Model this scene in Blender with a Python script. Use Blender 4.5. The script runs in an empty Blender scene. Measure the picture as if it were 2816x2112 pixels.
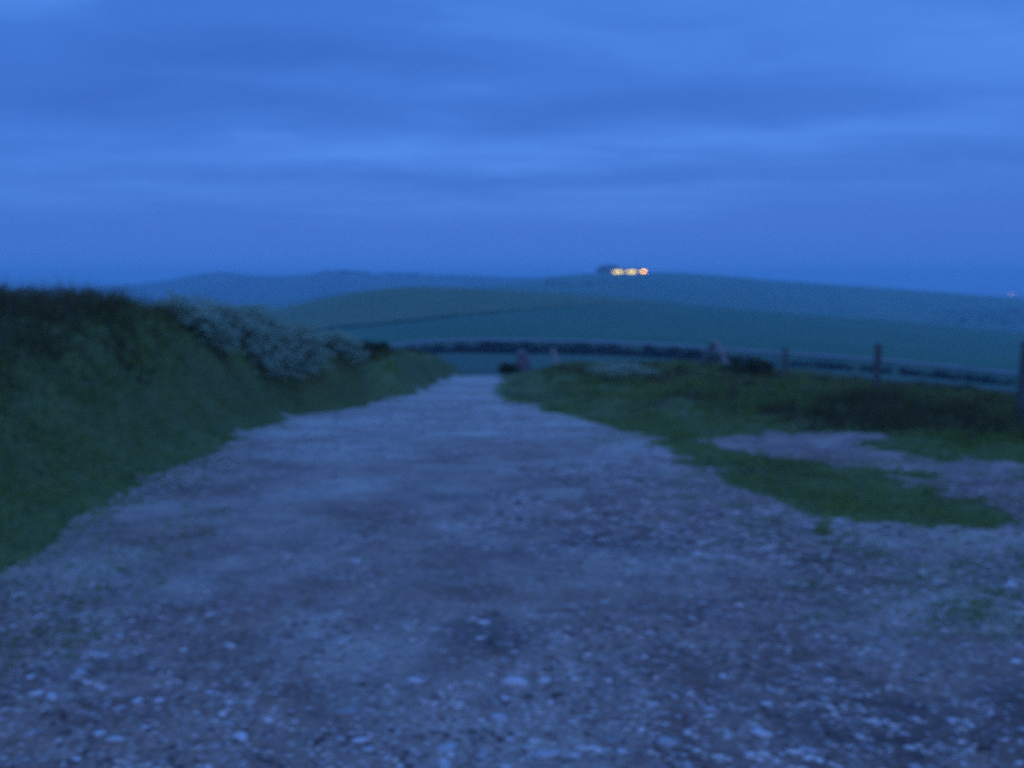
import bpy, math, random
import numpy as np
from mathutils import Vector

R = math.radians
rng = np.random.default_rng(11)
random.seed(11)
scene = bpy.context.scene
col = scene.collection

# ------------------------------------------------------------------ camera
F, CU, CV, HV, CZ = 900.0, 512.0, 384.0, 275.0, 1.5      # focal length and horizon in pixels of a 1024 x 768 frame
TH = math.atan((CV - HV) / F)
cam_d = bpy.data.cameras.new('camera')
cam_d.sensor_width = 36.0
cam_d.lens = F / 1024 * 36.0
cam_d.clip_start = 0.05
cam_d.clip_end = 20000
cam_d.dof.use_dof = True                                   # hand-held dusk shot, focused far too near
cam_d.dof.focus_distance = 0.35
APERTURE = 0.00250                                          # opening in metres
cam_d.dof.aperture_fstop = (cam_d.lens / 1000) / APERTURE
cam_d.dof.aperture_ratio = 0.78
cam = bpy.data.objects.new('camera', cam_d)
cam.location = (0, 0, CZ)
cam.rotation_euler = (math.pi / 2 - TH, 0, 0)
col.objects.link(cam)
scene.camera = cam
FW = np.array([0, math.cos(TH), -math.sin(TH)])
UP = np.array([0, math.sin(TH), math.cos(TH)])

# ------------------------------------------------------------------ node helpers
class NT:
    def __init__(s, tree):
        s.t = tree; s.n = tree.nodes; s.l = tree.links
    def new(s, typ, **kw):
        n = s.n.new(typ)
        for k, v in kw.items(): setattr(n, k, v)
        return n
    def put(s, sock, v):
        if isinstance(v, bpy.types.NodeSocket): s.l.new(v, sock)
        elif isinstance(v, (tuple, list)) and sock.type == 'RGBA' and len(v) == 3: sock.default_value = (*v, 1)
        else: sock.default_value = v
    def math(s, op, a, b=0.0, c=None, clamp=False):
        n = s.new('ShaderNodeMath', operation=op, use_clamp=clamp)
        s.put(n.inputs[0], a); s.put(n.inputs[1], b)
        if c is not None: s.put(n.inputs[2], c)
        return n.outputs[0]
    def vec(s, op, a, b):
        n = s.new('ShaderNodeVectorMath', operation=op)
        s.put(n.inputs[0], a); s.put(n.inputs[1], b)
        return n.outputs['Value'] if op == 'LENGTH' else n.outputs['Vector']
    def comb(s, x, y, z=0.0):
        n = s.new('ShaderNodeCombineXYZ')
        for i, v in enumerate((x, y, z)): s.put(n.inputs[i], v)
        return n.outputs[0]
    def noise(s, vec, scale, detail=3.0, rough=.5, dist=0.0, colour=False):
        n = s.new('ShaderNodeTexNoise')
        s.put(n.inputs['Vector'], vec); n.inputs['Scale'].default_value = scale
        n.inputs['Detail'].default_value = detail; n.inputs['Roughness'].default_value = rough
        n.inputs['Distortion'].default_value = dist
        return n.outputs['Color' if colour else 'Fac']
    def rng(s, v, a, b, c=0.0, d=1.0, smooth=True):
        n = s.new('ShaderNodeMapRange')
        n.interpolation_type = 'SMOOTHSTEP' if smooth else 'LINEAR'
        s.put(n.inputs[0], v)
        for i, x in enumerate((a, b, c, d)): n.inputs[i + 1].default_value = x
        return n.outputs[0]
    def mix(s, f, a, b, mode='MIX'):
        n = s.new('ShaderNodeMix', data_type='RGBA', blend_type=mode)
        s.put(n.inputs[0], f); s.put(n.inputs[6], a); s.put(n.inputs[7], b)
        return n.outputs[2]

# ------------------------------------------------------------------ world: dusk sky under a layered cloud deck
world = bpy.data.worlds.new('World')
scene.world = world
world.use_nodes = True
w = NT(world.node_tree)
w.n.clear()
sky = w.new('ShaderNodeTexSky', sky_type='NISHITA')
sky.sun_disc = False
sky.sun_elevation = R(1.0)
sky.sun_rotation = R(195)
sky.altitude = 150
bg1 = w.new('ShaderNodeBackground')
w.put(bg1.inputs[0], sky.outputs[0]); bg1.inputs[1].default_value = 0.008
tc = w.new('ShaderNodeTexCoord').outputs['Generated']
sep = w.new('ShaderNodeSeparateXYZ'); w.put(sep.inputs[0], tc)
dx, dy, dz = sep.outputs
elev = w.math('ARCSINE', dz)
azim = w.math('ARCTAN2', dx, dy)
den = w.math('ADD', w.math('MAXIMUM', dz, 0.0), 0.09)
qx, qy = w.math('DIVIDE', dx, den), w.math('DIVIDE', dy, den)
cl1 = w.noise(w.comb(w.math('MULTIPLY', qx, .34), w.math('ADD', qy, 3.1), 2.0), 1.0, 4, .5, .7)
cl2 = w.noise(w.comb(w.math('MULTIPLY', qx, .5), qy, 7.0), 2.6, 4, .55, .5)
warp = w.noise(w.comb(w.math('MULTIPLY', azim, 4.0), w.math('MULTIPLY', elev, 13.0), 1.0), 1.5, 3, .55)
warp2 = w.noise(w.comb(w.math('MULTIPLY', azim, 4.0), w.math('MULTIPLY', elev, 13.0), 9.0), 1.5, 3, .55)
az_w = w.math('ADD', azim, w.math('MULTIPLY', w.math('SUBTRACT', warp2, .5), .22))
el_w = w.math('ADD', elev, w.math('MULTIPLY', w.math('SUBTRACT', warp, .5), .045))
deck = w.math('ADD', w.math('MULTIPLY', w.math('SUBTRACT', cl1, .5), .55), w.math('MULTIPLY', w.math('SUBTRACT', cl2, .5), .75))
BANDS = [  # cloud bands of the deck: bearing and elevation given as pixels of the view, half sizes, strength
    (20, 5, 90, 40, .26), (410, 84, 170, 16, .26), (425, 116, 60, 12, .26), (230, 150, 240, 22, .34), (520, 162, 170, 18, .22),
    (730, 137, 280, 22, .34), (480, 208, 270, 20, .30), (90, 184, 240, 22, .20), (540, 25, 230, 50, .30), (900, 45, 260, 70, .24),
    (1000, 88, 110, 50, .30), (800, 190, 240, 18, .30), (150, 66, 260, 34, -.36), (420, 62, 200, 20, -.30), (640, 106, 280, 22, -.24),
    (850, 104, 240, 24, -.16), (90, 118, 220, 34, -.26), (290, 30, 190, 36, -.22), (100, 232, 260, 26, -.14), (930, 225, 260, 34, -.16),
    (300, 178, 240, 9, -.10), (250, 118, 120, 26, -.16), (620, 182, 200, 9, -.16)]
def pix_dir(u, v):
    d = FW + np.array([1., 0, 0]) * (u - CU) / F - UP * (v - CV) / F
    return d / np.linalg.norm(d)
for (u, v, su, sv, amp) in BANDS:
    d = pix_dir(u, v)
    e0, a0 = math.asin(d[2]), math.atan2(d[0], d[1])
    ln = w.vec('LENGTH', w.comb(w.math('MULTIPLY', w.math('SUBTRACT', az_w, a0), F / su), w.math('MULTIPLY', w.math('SUBTRACT', el_w, e0), F / sv)), (0, 0, 0))
    deck = w.math('ADD', deck, w.math('MULTIPLY', w.rng(ln, 0.0, 1.5, 1.0, 0.0), amp))
deck = w.math('MULTIPLY', deck, w.rng(elev, 0.0, .10, .25, 1.0))
SKY_D, SKY_M, SKY_L = (.034, .138, .555), (.048, .183, .665), (.082, .275, .85)
c1 = w.mix(w.rng(deck, -.62, 0.0, smooth=False), SKY_D, SKY_M)
c2 = w.mix(w.rng(deck, 0.0, .62, smooth=False), c1, SKY_L)
c3 = w.mix(w.rng(elev, .015, .16, .55, 0.0), c2, (.047, .168, .610))
glow = w.math('MULTIPLY', w.rng(dy, .2, -.9), w.rng(elev, 1.2, .0))   # unseen western afterglow, added behind the camera to warm and lift ground light
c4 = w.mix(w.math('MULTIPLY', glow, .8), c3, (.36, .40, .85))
high = w.rng(elev, .42, 1.0, 1.0, 3.0)                    # sky above the view brightened to throw more light on the ground
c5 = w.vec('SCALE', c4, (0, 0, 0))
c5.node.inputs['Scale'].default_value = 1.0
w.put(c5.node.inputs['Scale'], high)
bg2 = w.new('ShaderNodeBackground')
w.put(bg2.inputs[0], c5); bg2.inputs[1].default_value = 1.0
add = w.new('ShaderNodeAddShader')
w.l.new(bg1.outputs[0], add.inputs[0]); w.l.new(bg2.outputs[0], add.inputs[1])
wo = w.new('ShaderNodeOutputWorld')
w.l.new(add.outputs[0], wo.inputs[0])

sun_d = bpy.data.lights.new('sun', 'SUN')
sun_d.energy = 0.012
sun_d.angle = R(20)
sun_d.color = (1.0, .90, .84)
sun = bpy.data.objects.new('sun', sun_d)
col.objects.link(sun)
sdir = Vector((math.sin(R(195)) , math.cos(R(195)), math.tan(R(6)))).normalized()
sun.rotation_euler = (-sdir).to_track_quat('-Z', 'Y').to_euler()

vs = scene.view_settings
vs.view_transform = 'Standard'
try: vs.look = 'None'
except Exception: pass
vs.exposure = 0.0
vs.gamma = 1.0
vs.use_curve_mapping = False
scene.cycles.volume_bounces = 2
scene.cycles.max_bounces = 6
scene.cycles.diffuse_bounces = 3
scene.cycles.use_denoising = False                         # leave the grain of a dusk exposure

# ------------------------------------------------------------------ object helpers
def obj(name, verts, faces, mat=None, parent=None, smooth=False, kind=None):
    me = bpy.data.meshes.new(name)
    if isinstance(faces, np.ndarray):
        n, k = faces.shape
        me.vertices.add(len(verts)); me.vertices.foreach_set('co', np.asarray(verts, np.float32).ravel())
        me.loops.add(n * k); me.loops.foreach_set('vertex_index', faces.astype(np.int32).ravel())
        me.polygons.add(n)
        me.polygons.foreach_set('loop_start', np.arange(0, n * k, k, dtype=np.int32))
        me.update(calc_edges=True)
    else:
        me.from_pydata([tuple(v) for v in verts], [], faces)
    me.polygons.foreach_set('use_smooth', np.full(len(me.polygons), bool(smooth)))
    if mat: me.materials.append(mat)
    o = bpy.data.objects.new(name, me)
    col.objects.link(o)
    if parent: o.parent = parent
    if kind: o['kind'] = kind
    return o
def thing(name, label, cat, loc=(0, 0, 0), rz=0, group=None):
    o = bpy.data.objects.new(name, None)
    col.objects.link(o)
    o.location = loc; o.rotation_euler = (0, 0, rz); o.empty_display_size = .2
    o['label'] = label; o['category'] = cat
    if group: o['group'] = group
    return o
def tag(o, label, cat, group=None, kind=None):
    o['label'] = label; o['category'] = cat
    if group: o['group'] = group
    if kind: o['kind'] = kind
    return o
def box(x0, x1, y0, y1, z0, z1):
    v = [(x, y, z) for z in (z0, z1) for (x, y) in ((x0, y0), (x1, y0), (x1, y1), (x0, y1))]
    return v, [(3, 2, 1, 0), (4, 5, 6, 7), (0, 1, 5, 4), (1, 2, 6, 5), (2, 3, 7, 6), (3, 0, 4, 7)]
def tube(pts, rad, n=8, jit=0.0):
    V, Fc = [], []
    pts = [Vector(p) for p in pts]
    for i, p in enumerate(pts):
        d = (pts[min(i + 1, len(pts) - 1)] - pts[max(i - 1, 0)]).normalized()
        a = d.cross(Vector((0, 1, 0)) if abs(d.y) < .9 else Vector((1, 0, 0))).normalized()
        b = d.cross(a)
        for k in range(n):
            an = 2 * math.pi * k / n
            r = rad[i] * (1 + random.uniform(-jit, jit))
            V.append(p + a * (r * math.cos(an)) + b * (r * math.sin(an)))
    for i in range(len(pts) - 1):
        for k in range(n):
            Fc.append((i * n + k, i * n + (k + 1) % n, (i + 1) * n + (k + 1) % n, (i + 1) * n + k))
    Fc.append(tuple(range(n - 1, -1, -1)))
    Fc.append(tuple((len(pts) - 1) * n + k for k in range(n)))
    return V, Fc
def join(*parts):
    V, Fc = [], []
    for v, f in parts:
        o = len(V); V += list(v); Fc += [tuple(i + o for i in q) for q in f]
    return V, Fc

# ------------------------------------------------------------------ value noise and curves in numpy
_T = np.random.default_rng(5).random((256, 256))
def vnoise(x, y, seed=0):
    x = np.asarray(x, float) + seed * 17.37; y = np.asarray(y, float) + seed * 5.71
    xi, yi = np.floor(x).astype(int), np.floor(y).astype(int)
    fx, fy = x - xi, y - yi
    fx, fy = fx * fx * (3 - 2 * fx), fy * fy * (3 - 2 * fy)
    a, b = _T[xi & 255, yi & 255], _T[(xi + 1) & 255, yi & 255]
    c, d = _T[xi & 255, (yi + 1) & 255], _T[(xi + 1) & 255, (yi + 1) & 255]
    return (a + (b - a) * fx) * (1 - fy) + (c + (d - c) * fx) * fy - .5
def fbm(x, y, seed=0, octs=4):
    s, a, f = 0, 1.0, 1.0
    for k in range(octs):
        s = s + a * vnoise(x * f, y * f, seed + k); a *= .5; f *= 2.03
    return s
def curve(pts, x):                                        # monotone cubic through the points
    P = np.array(pts, float); X, Y = P[:, 0], P[:, 1]
    h = np.diff(X); dl = np.diff(Y) / h
    m = np.zeros(len(X)); m[0], m[-1] = dl[0], dl[-1]
    for i in range(1, len(X) - 1):
        m[i] = 0 if dl[i - 1] * dl[i] <= 0 else 2 * dl[i - 1] * dl[i] / (dl[i - 1] + dl[i])
    x = np.clip(np.asarray(x, float), X[0], X[-1])
    i = np.clip(np.searchsorted(X, x) - 1, 0, len(h) - 1)
    t = (x - X[i]) / h[i]
    return ((1 + 2 * t) * (1 - t) ** 2 * Y[i] + t * (1 - t) ** 2 * h[i] * m[i]
            + t * t * (3 - 2 * t) * Y[i + 1] + t * t * (t - 1) * h[i] * m[i + 1])
def sstep(x, a, b):
    t = np.clip((np.asarray(x, float) - a) / (b - a), 0, 1)
    return t * t * (3 - 2 * t)

# ------------------------------------------------------------------ the lie of the land near the camera
PROFILE = [(-12, .12), (0, 0), (3, -.03), (5, -.1), (10, -.45), (15, -.95), (25, -1.9), (35, -2.65), (43, -3.3), (50, -4.4),
           (60, -5.7), (80, -7.5), (130, -11)]
XL = [(-12, -2.6), (3, -2.55), (4.7, -2.75), (7, -3.05), (10, -3.3), (13, -3.65), (15.7, -3.86), (18.2, -3.72), (19.3, -3.38), (21.4, -3.05), (22.4, -3.05),
      (23.2, -4.0), (24.4, -3.8), (25.2, -2.75), (30, -2.75), (39, -2.5), (43, -2.2), (46, -2.2), (60, -4)]
XV = [(-12, 7), (3, 6.2), (5, 5.4), (7, 4.7), (10, 3.3), (12, 2.5), (16, 1.5), (21, .3), (30, -.45), (40, -.55), (46, -.4), (60, 0)]
def H(X, Y):
    X, Y = np.broadcast_arrays(np.asarray(X, float), np.asarray(Y, float))
    z = curve(PROFILE, Y)
    dl = curve(XL, Y) - X
    hb = curve([(-12, 1.0), (3, 1.25), (6, 1.42), (9, 1.47), (13, 1.67), (17, 1.68), (20, 1.32), (22, .9), (23.2, .15), (24.6, .12),
                (26.2, .7), (29, 1.05), (31, 1.1), (36, 1.05), (41, .7), (46, .15), (60, .3)], Y)
    hb = hb + (1.35 - hb) * sstep(dl, 3, 8)
    wb = curve([(-12, 2.3), (0, 2.3), (10, 2.0), (17, 1.6), (20, 1.3), (22, .9), (25, .8), (30, 1.2), (38, .8), (45, .7), (60, 1.5)], Y)
    t = np.clip(dl / wb, 0, 1)
    z = z + hb * (t * t * (3 - 2 * t)) * (1 - .0 * t) - .04 * np.clip(dl - wb, 0, 100)
    dr = X - curve(XV, Y)
    hv = curve([(-12, .2), (5, .2), (12, .16), (18, .26), (28, .34), (40, .42), (48, .3), (60, .1)], Y)
    z = z + hv * sstep(dr, -.2, 3.4)
    fx = 7.2 + .035 * np.clip(Y - 12, 0, 60)
    z = z - .10 * np.clip(X - fx - .6, 0, 200)
    g = np.clip(np.maximum(dl, dr), 0, 1)
    z = z + fbm(X * .9, Y * .9, 1, 3) * (.03 + .22 * g) + fbm(X * .35, Y * .3, 4, 2) * .06
    return z
def ground_at(u, v):
    d = FW + np.array([1., 0, 0]) * (u - CU) / F - UP * (v - CV) / F
    lo, hi = .5, 70.0
    ys = np.linspace(lo, hi, 4000)
    zz = CZ + ys * d[2] / d[1]; xx = ys * d[0] / d[1]
    k = np.argmax(zz < H(xx, ys))
    return xx[k], ys[k]
def project(X, Y, Z):
    c = Y * FW[1] + (Z - CZ) * FW[2]
    return CU + F * X / c, CV - F * (Y * UP[1] + (Z - CZ) * UP[2]) / c
def pt(u, v, Y):
    d = FW + np.array([1., 0, 0]) * (u - CU) / F - UP * (v - CV) / F
    return d[0] / d[1] * Y, Y, CZ + d[2] / d[1] * Y
def sdf(poly, X, Y):                                      # > 0 inside
    P = np.array(poly, float)
    d = np.full(X.shape, 1e9); ins = np.zeros(X.shape, bool)
    for i in range(len(P)):
        a, b = P[i], P[(i + 1) % len(P)]
        ex, ey = b - a
        t = np.clip(((X - a[0]) * ex + (Y - a[1]) * ey) / (ex * ex + ey * ey + 1e-12), 0, 1)
        d = np.minimum(d, np.hypot(X - a[0] - t * ex, Y - a[1] - t * ey))
        cr = ((a[1] > Y) != (b[1] > Y)) & (X < (b[0] - a[0]) * (Y - a[1]) / (b[1] - a[1] + 1e-12) + a[0])
        ins ^= cr
    return np.where(ins, d, -d)
VERGE = [ground_at(u, v) for (u, v) in ((499, 379), (494, 392), (502, 400), (522, 403), (542, 411), (572, 418), (599, 424), (648, 439), (684, 458), (713, 486), (750, 503),
                                        (790, 521), (822, 541), (852, 524), (926, 528), (975, 531), (1024, 530))]
VERGE = [(-.5, 62), (-.55, 46)] + VERGE + [(6, 4.6), (9, 4.0), (90, 3), (90, 62)]
STRIP = [ground_at(u, v) for (u, v) in ((702, 441), (730, 436), (810, 434), (900, 450), (1024, 481), (1090, 500), (1090, 540), (1024, 519), (968, 500),
                                        (903, 473), (790, 457), (718, 447))]
def grassiness(X, Y):                                     # > 0 where grass grows, in metres from the bare ground
    wob = fbm(X * 1.6, Y * 1.1, 8, 4) + .35 * fbm(X * 6, Y * 4, 18, 3)
    rag = (.50 * fbm(X * 2.3, Y * 1.7, 28, 3) + .22 * fbm(X * 7, Y * 4.5, 38, 2)) * (.30 + .70 * sstep(X, .3, 1.4) * (1 - sstep(Y, 11, 15)))
    s = .10 + .007 * np.clip(Y, 0, 60)
    left = curve(XL, Y) - X
    right = sdf(VERGE, X, Y)
    strip = sdf(STRIP, X, Y)
    right = np.minimum(right, -strip * .8 - .03)
    return np.maximum(left, right) + wob * s * 1.3 + rag

# ------------------------------------------------------------------ materials
def material(name, build, rough=.9):
    m = bpy.data.materials.new(name); m.use_nodes = True
    t = NT(m.node_tree)
    b = t.n['Principled BSDF']
    b.inputs['Roughness'].default_value = rough
    b.inputs['Specular IOR Level'].default_value = .25
    t.b = b
    t.pos = t.new('ShaderNodeNewGeometry').outputs['Position']
    t.oc = t.new('ShaderNodeTexCoord').outputs['Object']
    c = build(t)
    if c is not None: t.put(b.inputs['Base Color'], c)
    return m
def bump(t, h, strength, dist):
    n = t.new('ShaderNodeBump')
    n.inputs['Strength'].default_value = strength; n.inputs['Distance'].default_value = dist
    t.put(n.inputs['Height'], h)
    t.put(t.b.inputs['Normal'], n.outputs[0])

STAINS = [(1.22, 2.95, .42), (-.1, 3.75, .25), (1.9, 3.1, .35), (-.35, 6.9, .5), (.6, 5.4, .45)]
def m_track(t):
    big = t.noise(t.pos, .55, 4, .6, .4)
    med = t.noise(t.pos, 2.3, 4, .6)
    fine = t.noise(t.pos, 38, 3, .65)
    vo = t.new('ShaderNodeTexVoronoi'); t.put(vo.inputs['Vector'], t.pos); vo.inputs['Scale'].default_value = 34
    vcol = t.new('ShaderNodeSeparateColor'); t.put(vcol.inputs[0], vo.outputs['Color'])
    far = t.new('ShaderNodeSeparateXYZ'); t.put(far.inputs[0], t.pos)
    wheel = t.math('MULTIPLY', t.rng(far.outputs[1], 5.0, 15.0), t.rng(far.outputs[0], 2.6, 1.3))                # the chalk is cleaner down the hill, flinty and earthy at the top
    earth = t.mix(t.rng(med, .35, .68), (.175, .088, .058), (.325, .188, .128))
    chalk = t.mix(t.rng(med, .3, .7), (.43, .350, .275), (.59, .50, .40))
    f = t.math('ADD', t.rng(big, .40, .68, .0, .5), t.math('MULTIPLY', wheel, .5), clamp=True)
    c = t.mix(f, earth, chalk)
    v2 = t.new('ShaderNodeTexVoronoi'); t.put(v2.inputs['Vector'], t.vec('ADD', t.pos, t.vec('SCALE', t.noise(t.pos, 9, 2, .5, colour=True), (0, 0, 0)))); v2.inputs['Scale'].default_value = 13
    v2c = t.new('ShaderNodeSeparateColor'); t.put(v2c.inputs[0], v2.outputs['Color'])
    lump = t.math('MULTIPLY', t.rng(v2c.outputs[0], .45, .75), t.rng(v2.outputs['Distance'], .62, .2))
    c = t.mix(t.math('MULTIPLY', lump, t.rng(wheel, 0, 1, .55, .15)), c, t.mix(v2c.outputs[1], (.35, .25, .20), (.62, .52, .45)))
    for (sx, sy, sr) in STAINS:                             # damp earthy hollows
        dd = t.vec('LENGTH', t.vec('SUBTRACT', t.pos, (sx, sy, 0.0)), (0, 0, 0))
        dn_ = t.math('ADD', dd, t.math('MULTIPLY', t.math('SUBTRACT', med, .5), sr * 1.2))
        c = t.mix(t.rng(dn_, sr * .3, sr * 1.3, .62, 0.0), c, (.085, .055, .045))
    pit = t.math('MULTIPLY', t.rng(v2c.outputs[2], .72, .8), t.rng(v2.outputs['Distance'], .7, .3))
    c = t.mix(t.math('MULTIPLY', pit, t.rng(wheel, 0, 1, .75, .1)), c, (.065, .043, .038))
    peb = t.math('MULTIPLY', t.rng(vcol.outputs[0], .70, .86), t.rng(vo.outputs['Distance'], .5, .25))
    c = t.mix(t.math('MULTIPLY', peb, .6), c, (.55, .49, .44))
    c = t.mix(t.rng(fine, .3, .72, .0, .45), c, (.10, .073, .06))
    bump(t, t.math('ADD', fine, t.math('MULTIPLY', vo.outputs['Distance'], -.8)), .6, .02)
    return c
def m_soil(t):
    a = t.noise(t.pos, 1.1, 4, .6); b = t.noise(t.pos, 14, 3, .6)
    c = t.mix(t.rng(a, .35, .65), (.075, .098, .022), (.105, .130, .034))
    bump(t, b, .6, .03)
    return t.mix(t.rng(b, .4, .7, 0, .5), c, (.05, .04, .025))
def m_grass(t):
    a = t.noise(t.pos, .55, 3, .6, .5); b = t.noise(t.pos, 3.5, 3, .6); f = t.noise(t.pos, 24, 2, .5)
    c = t.mix(t.rng(a, .36, .64), (.125, .190, .040), (.180, .245, .055))
    c = t.mix(t.rng(b, .48, .72, 0, .6), c, (.092, .118, .032))
    return t.mix(t.rng(f, .55, .75, 0, .4), c, (.14, .16, .085))
def m_bank(t):
    a = t.noise(t.pos, .8, 3, .6, .5); b = t.noise(t.pos, 3.0, 3, .6); f = t.noise(t.pos, 24, 2, .5)
    c = t.mix(t.rng(a, .36, .64), (.092, .082, .028), (.106, .112, .032))
    c = t.mix(t.rng(b, .42, .62, 0, .75), c, (.062, .050, .024))
    return t.mix(t.rng(f, .55, .75, 0, .4), c, (.14, .12, .07))
def m_hay(t):
    a = t.noise(t.pos, 1.0, 3, .6); f = t.noise(t.pos, 19, 2, .5)
    c = t.mix(t.rng(a, .35, .65), (.10, .105, .06), (.16, .135, .095))
    return t.mix(t.rng(f, .5, .7, 0, .7), c, (.055, .085, .03))
def m_field(t):
    a = t.noise(t.pos, .012, 4, .6); b = t.noise(t.pos, .12, 4, .65); c0 = t.noise(t.pos, 1.4, 3, .6)
    c = t.mix(t.rng(a, .35, .65), (.023, .094, .040), (.033, .108, .047))
    c = t.mix(t.rng(b, .4, .7, 0, .35), c, (.022, .078, .045))
    bump(t, c0, .4, .3)
    return t.mix(t.rng(c0, .4, .7, 0, .3), c, (.05, .12, .05))
def m_stubble(t):
    b = t.noise(t.pos, .07, 4, .65); c0 = t.noise(t.pos, 1.2, 3, .6)
    c = t.mix(t.rng(b, .35, .65), (.062, .104, .036), (.078, .120, .044))
    return t.mix(t.rng(c0, .4, .7, 0, .3), c, (.055, .09, .04))
def m_pasture(t):
    b = t.noise(t.pos, .06, 4, .65, .4); c0 = t.noise(t.pos, .9, 4, .65)
    c = t.mix(t.rng(b, .35, .65), (.030, .072, .040), (.048, .095, .046))
    return t.mix(t.rng(c0, .42, .7, 0, .5), c, (.03, .055, .03))
def m_hill(t):
    a = t.noise(t.pos, .0045, 3, .6, .6); b = t.noise(t.pos, .03, 4, .65)
    c = t.mix(t.rng(a, .45, .6), (.035, .11, .06), (.055, .13, .065))
    return t.mix(t.rng(b, .45, .75, 0, .6), c, (.03, .07, .045))
def m_woodhill(t):
    a = t.noise(t.pos, .006, 4, .65, .8)
    return t.mix(t.rng(a, .42, .58), (.022, .045, .028), (.045, .085, .045))
def m_leaf(dark, light, scale=3.0):
    def f(t):
        a = t.noise(t.pos, scale, 3, .6)
        return t.mix(t.rng(a, .35, .68), dark, light)
    return f
def m_wood(t):
    st = t.noise(t.vec('MULTIPLY', t.oc, (30, 30, 2.5)), 1.0, 3, .6)
    bump(t, st, .5, .01)
    return t.mix(t.rng(st, .3, .7), (.058, .072, .068), (.10, .12, .11))
def m_pale(t):
    st = t.noise(t.vec('MULTIPLY', t.oc, (24, 24, 3)), 1.0, 3, .6)
    bump(t, st, .5, .01)
    return t.mix(t.rng(st, .3, .7), (.24, .235, .235), (.38, .37, .365))
def m_palepost(t):
    st = t.noise(t.oc, 9.0, 4, .6)
    bump(t, st, .6, .03)
    return t.mix(t.rng(st, .3, .7), (.085, .078, .085), (.17, .155, .165))
def m_stone(t):
    oi = t.new('ShaderNodeObjectInfo').outputs['Random']
    n = t.noise(t.oc, 26, 3, .6)
    c = t.mix(t.rng(oi, 0, 1, smooth=False), (.24, .195, .18), (.60, .54, .51))
    bump(t, n, .5, .01)
    return t.mix(t.rng(n, .5, .8, 0, .5), c, (.26, .21, .185))
def m_gravel(t):
    vo = t.new('ShaderNodeTexVoronoi'); t.put(vo.inputs['Vector'], t.pos); vo.inputs['Scale'].default_value = 16
    s = t.new('ShaderNodeSeparateColor'); t.put(s.inputs[0], vo.outputs['Color'])
    c = t.mix(t.rng(s.outputs[0], .15, .9), (.15, .10, .08), (.52, .45, .40))
    return t.mix(t.rng(s.outputs[1], .72, .9), c, (.08, .058, .052))
def flat(c, rough=.9):
    return lambda t: t.mix(t.rng(t.noise(t.oc, 1.5, 3), .3, .7), tuple(x * .85 for x in c), tuple(x * 1.12 for x in c))
def m_emit(c, strength):
    def f(t):
        t.b.inputs['Emission Color'].default_value = (*c, 1); t.b.inputs['Emission Strength'].default_value = strength
        return tuple(min(1, x) for x in c)
    return f
M = {k: material(k.replace('m_', ''), f) for k, f in dict(
    track=m_track, bank=m_bank, soil=m_soil, grass=m_grass, hay=m_hay, field=m_field, stubble=m_stubble, pasture=m_pasture, hill=m_hill,
    woodhill=m_woodhill, wood=m_wood, pale=m_pale, palepost=m_palepost, stone=m_stone, gravel=m_gravel,
    bush=m_leaf((.026, .044, .016), (.056, .080, .028), 4), hedge=m_leaf((.016, .036, .024), (.034, .062, .036), .4),
    leaf=m_leaf((.022, .045, .032), (.042, .078, .048), .2), umbel=m_leaf((.25, .34, .22), (.44, .53, .38), 20),
    umbel_stem=flat((.10, .16, .07)), chalk_far=flat((.20, .185, .175)), bare=flat((.14, .15, .125)), bark=flat((.08, .065, .05)), barn_wall=flat((.22, .20, .18)),
    barn_roof=flat((.09, .085, .085)), wire=flat((.25, .25, .26)), lamp_pole=flat((.2, .2, .2)),
    lit=m_emit((1.0, .74, .10), 3.5), sodium=m_emit((1.0, .47, .01), 13.0), far_lamp=m_emit((1.0, .40, .12), 5.0)).items()}

for k in ('grass', 'bank', 'hay', 'umbel'):                # thin blades let light through
    t = NT(M[k].node_tree)
    b = t.n['Principled BSDF']; out = t.n['Material Output']
    tr = t.new('ShaderNodeBsdfTranslucent')
    t.l.new(b.inputs['Base Color'].links[0].from_socket, tr.inputs[0])
    mx = t.new('ShaderNodeMixShader'); mx.inputs[0].default_value = .5 if k == 'umbel' else .38
    t.l.new(b.outputs[0], mx.inputs[1]); t.l.new(tr.outputs[0], mx.inputs[2])
    t.l.new(mx.outputs[0], out.inputs[0])
# ------------------------------------------------------------------ ground and track near the camera
NR, NC = 520, 640
ry = np.exp(np.linspace(math.log(2.2), math.log(68), NR)) - 6.0          # y from -3.8 to 62
rt = np.linspace(-1, 1, NC); rt = np.sign(rt) * (np.abs(rt) * .75 + np.abs(rt) ** 3 * .75)
GX = rt[None, :] * (ry[:, None] + 6.0); GY = np.repeat(ry[:, None], NC, 1)
GZ = H(GX, GY)
gv = np.stack([GX, GY, GZ], -1).reshape(-1, 3)
idx = np.arange(NR * NC).reshape(NR, NC)
quads = np.stack([idx[:-1, :-1], idx[:-1, 1:], idx[1:, 1:], idx[1:, :-1]], -1).reshape(-1, 4)
obj('ground', gv, quads, M['soil'], smooth=True, kind='structure')
gm = grassiness(GX, GY).reshape(-1)
keep = (gm[quads].mean(1) < .05) & (gv[quads][:, :, 1].mean(1) < 57)
tq = quads[keep]
used = np.unique(tq); remap = np.zeros(len(gv), int); remap[used] = np.arange(len(used))
obj('track', gv[used] + np.array([0, 0, .005]), remap[tq], M['track'], smooth=True, kind='structure')

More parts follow.
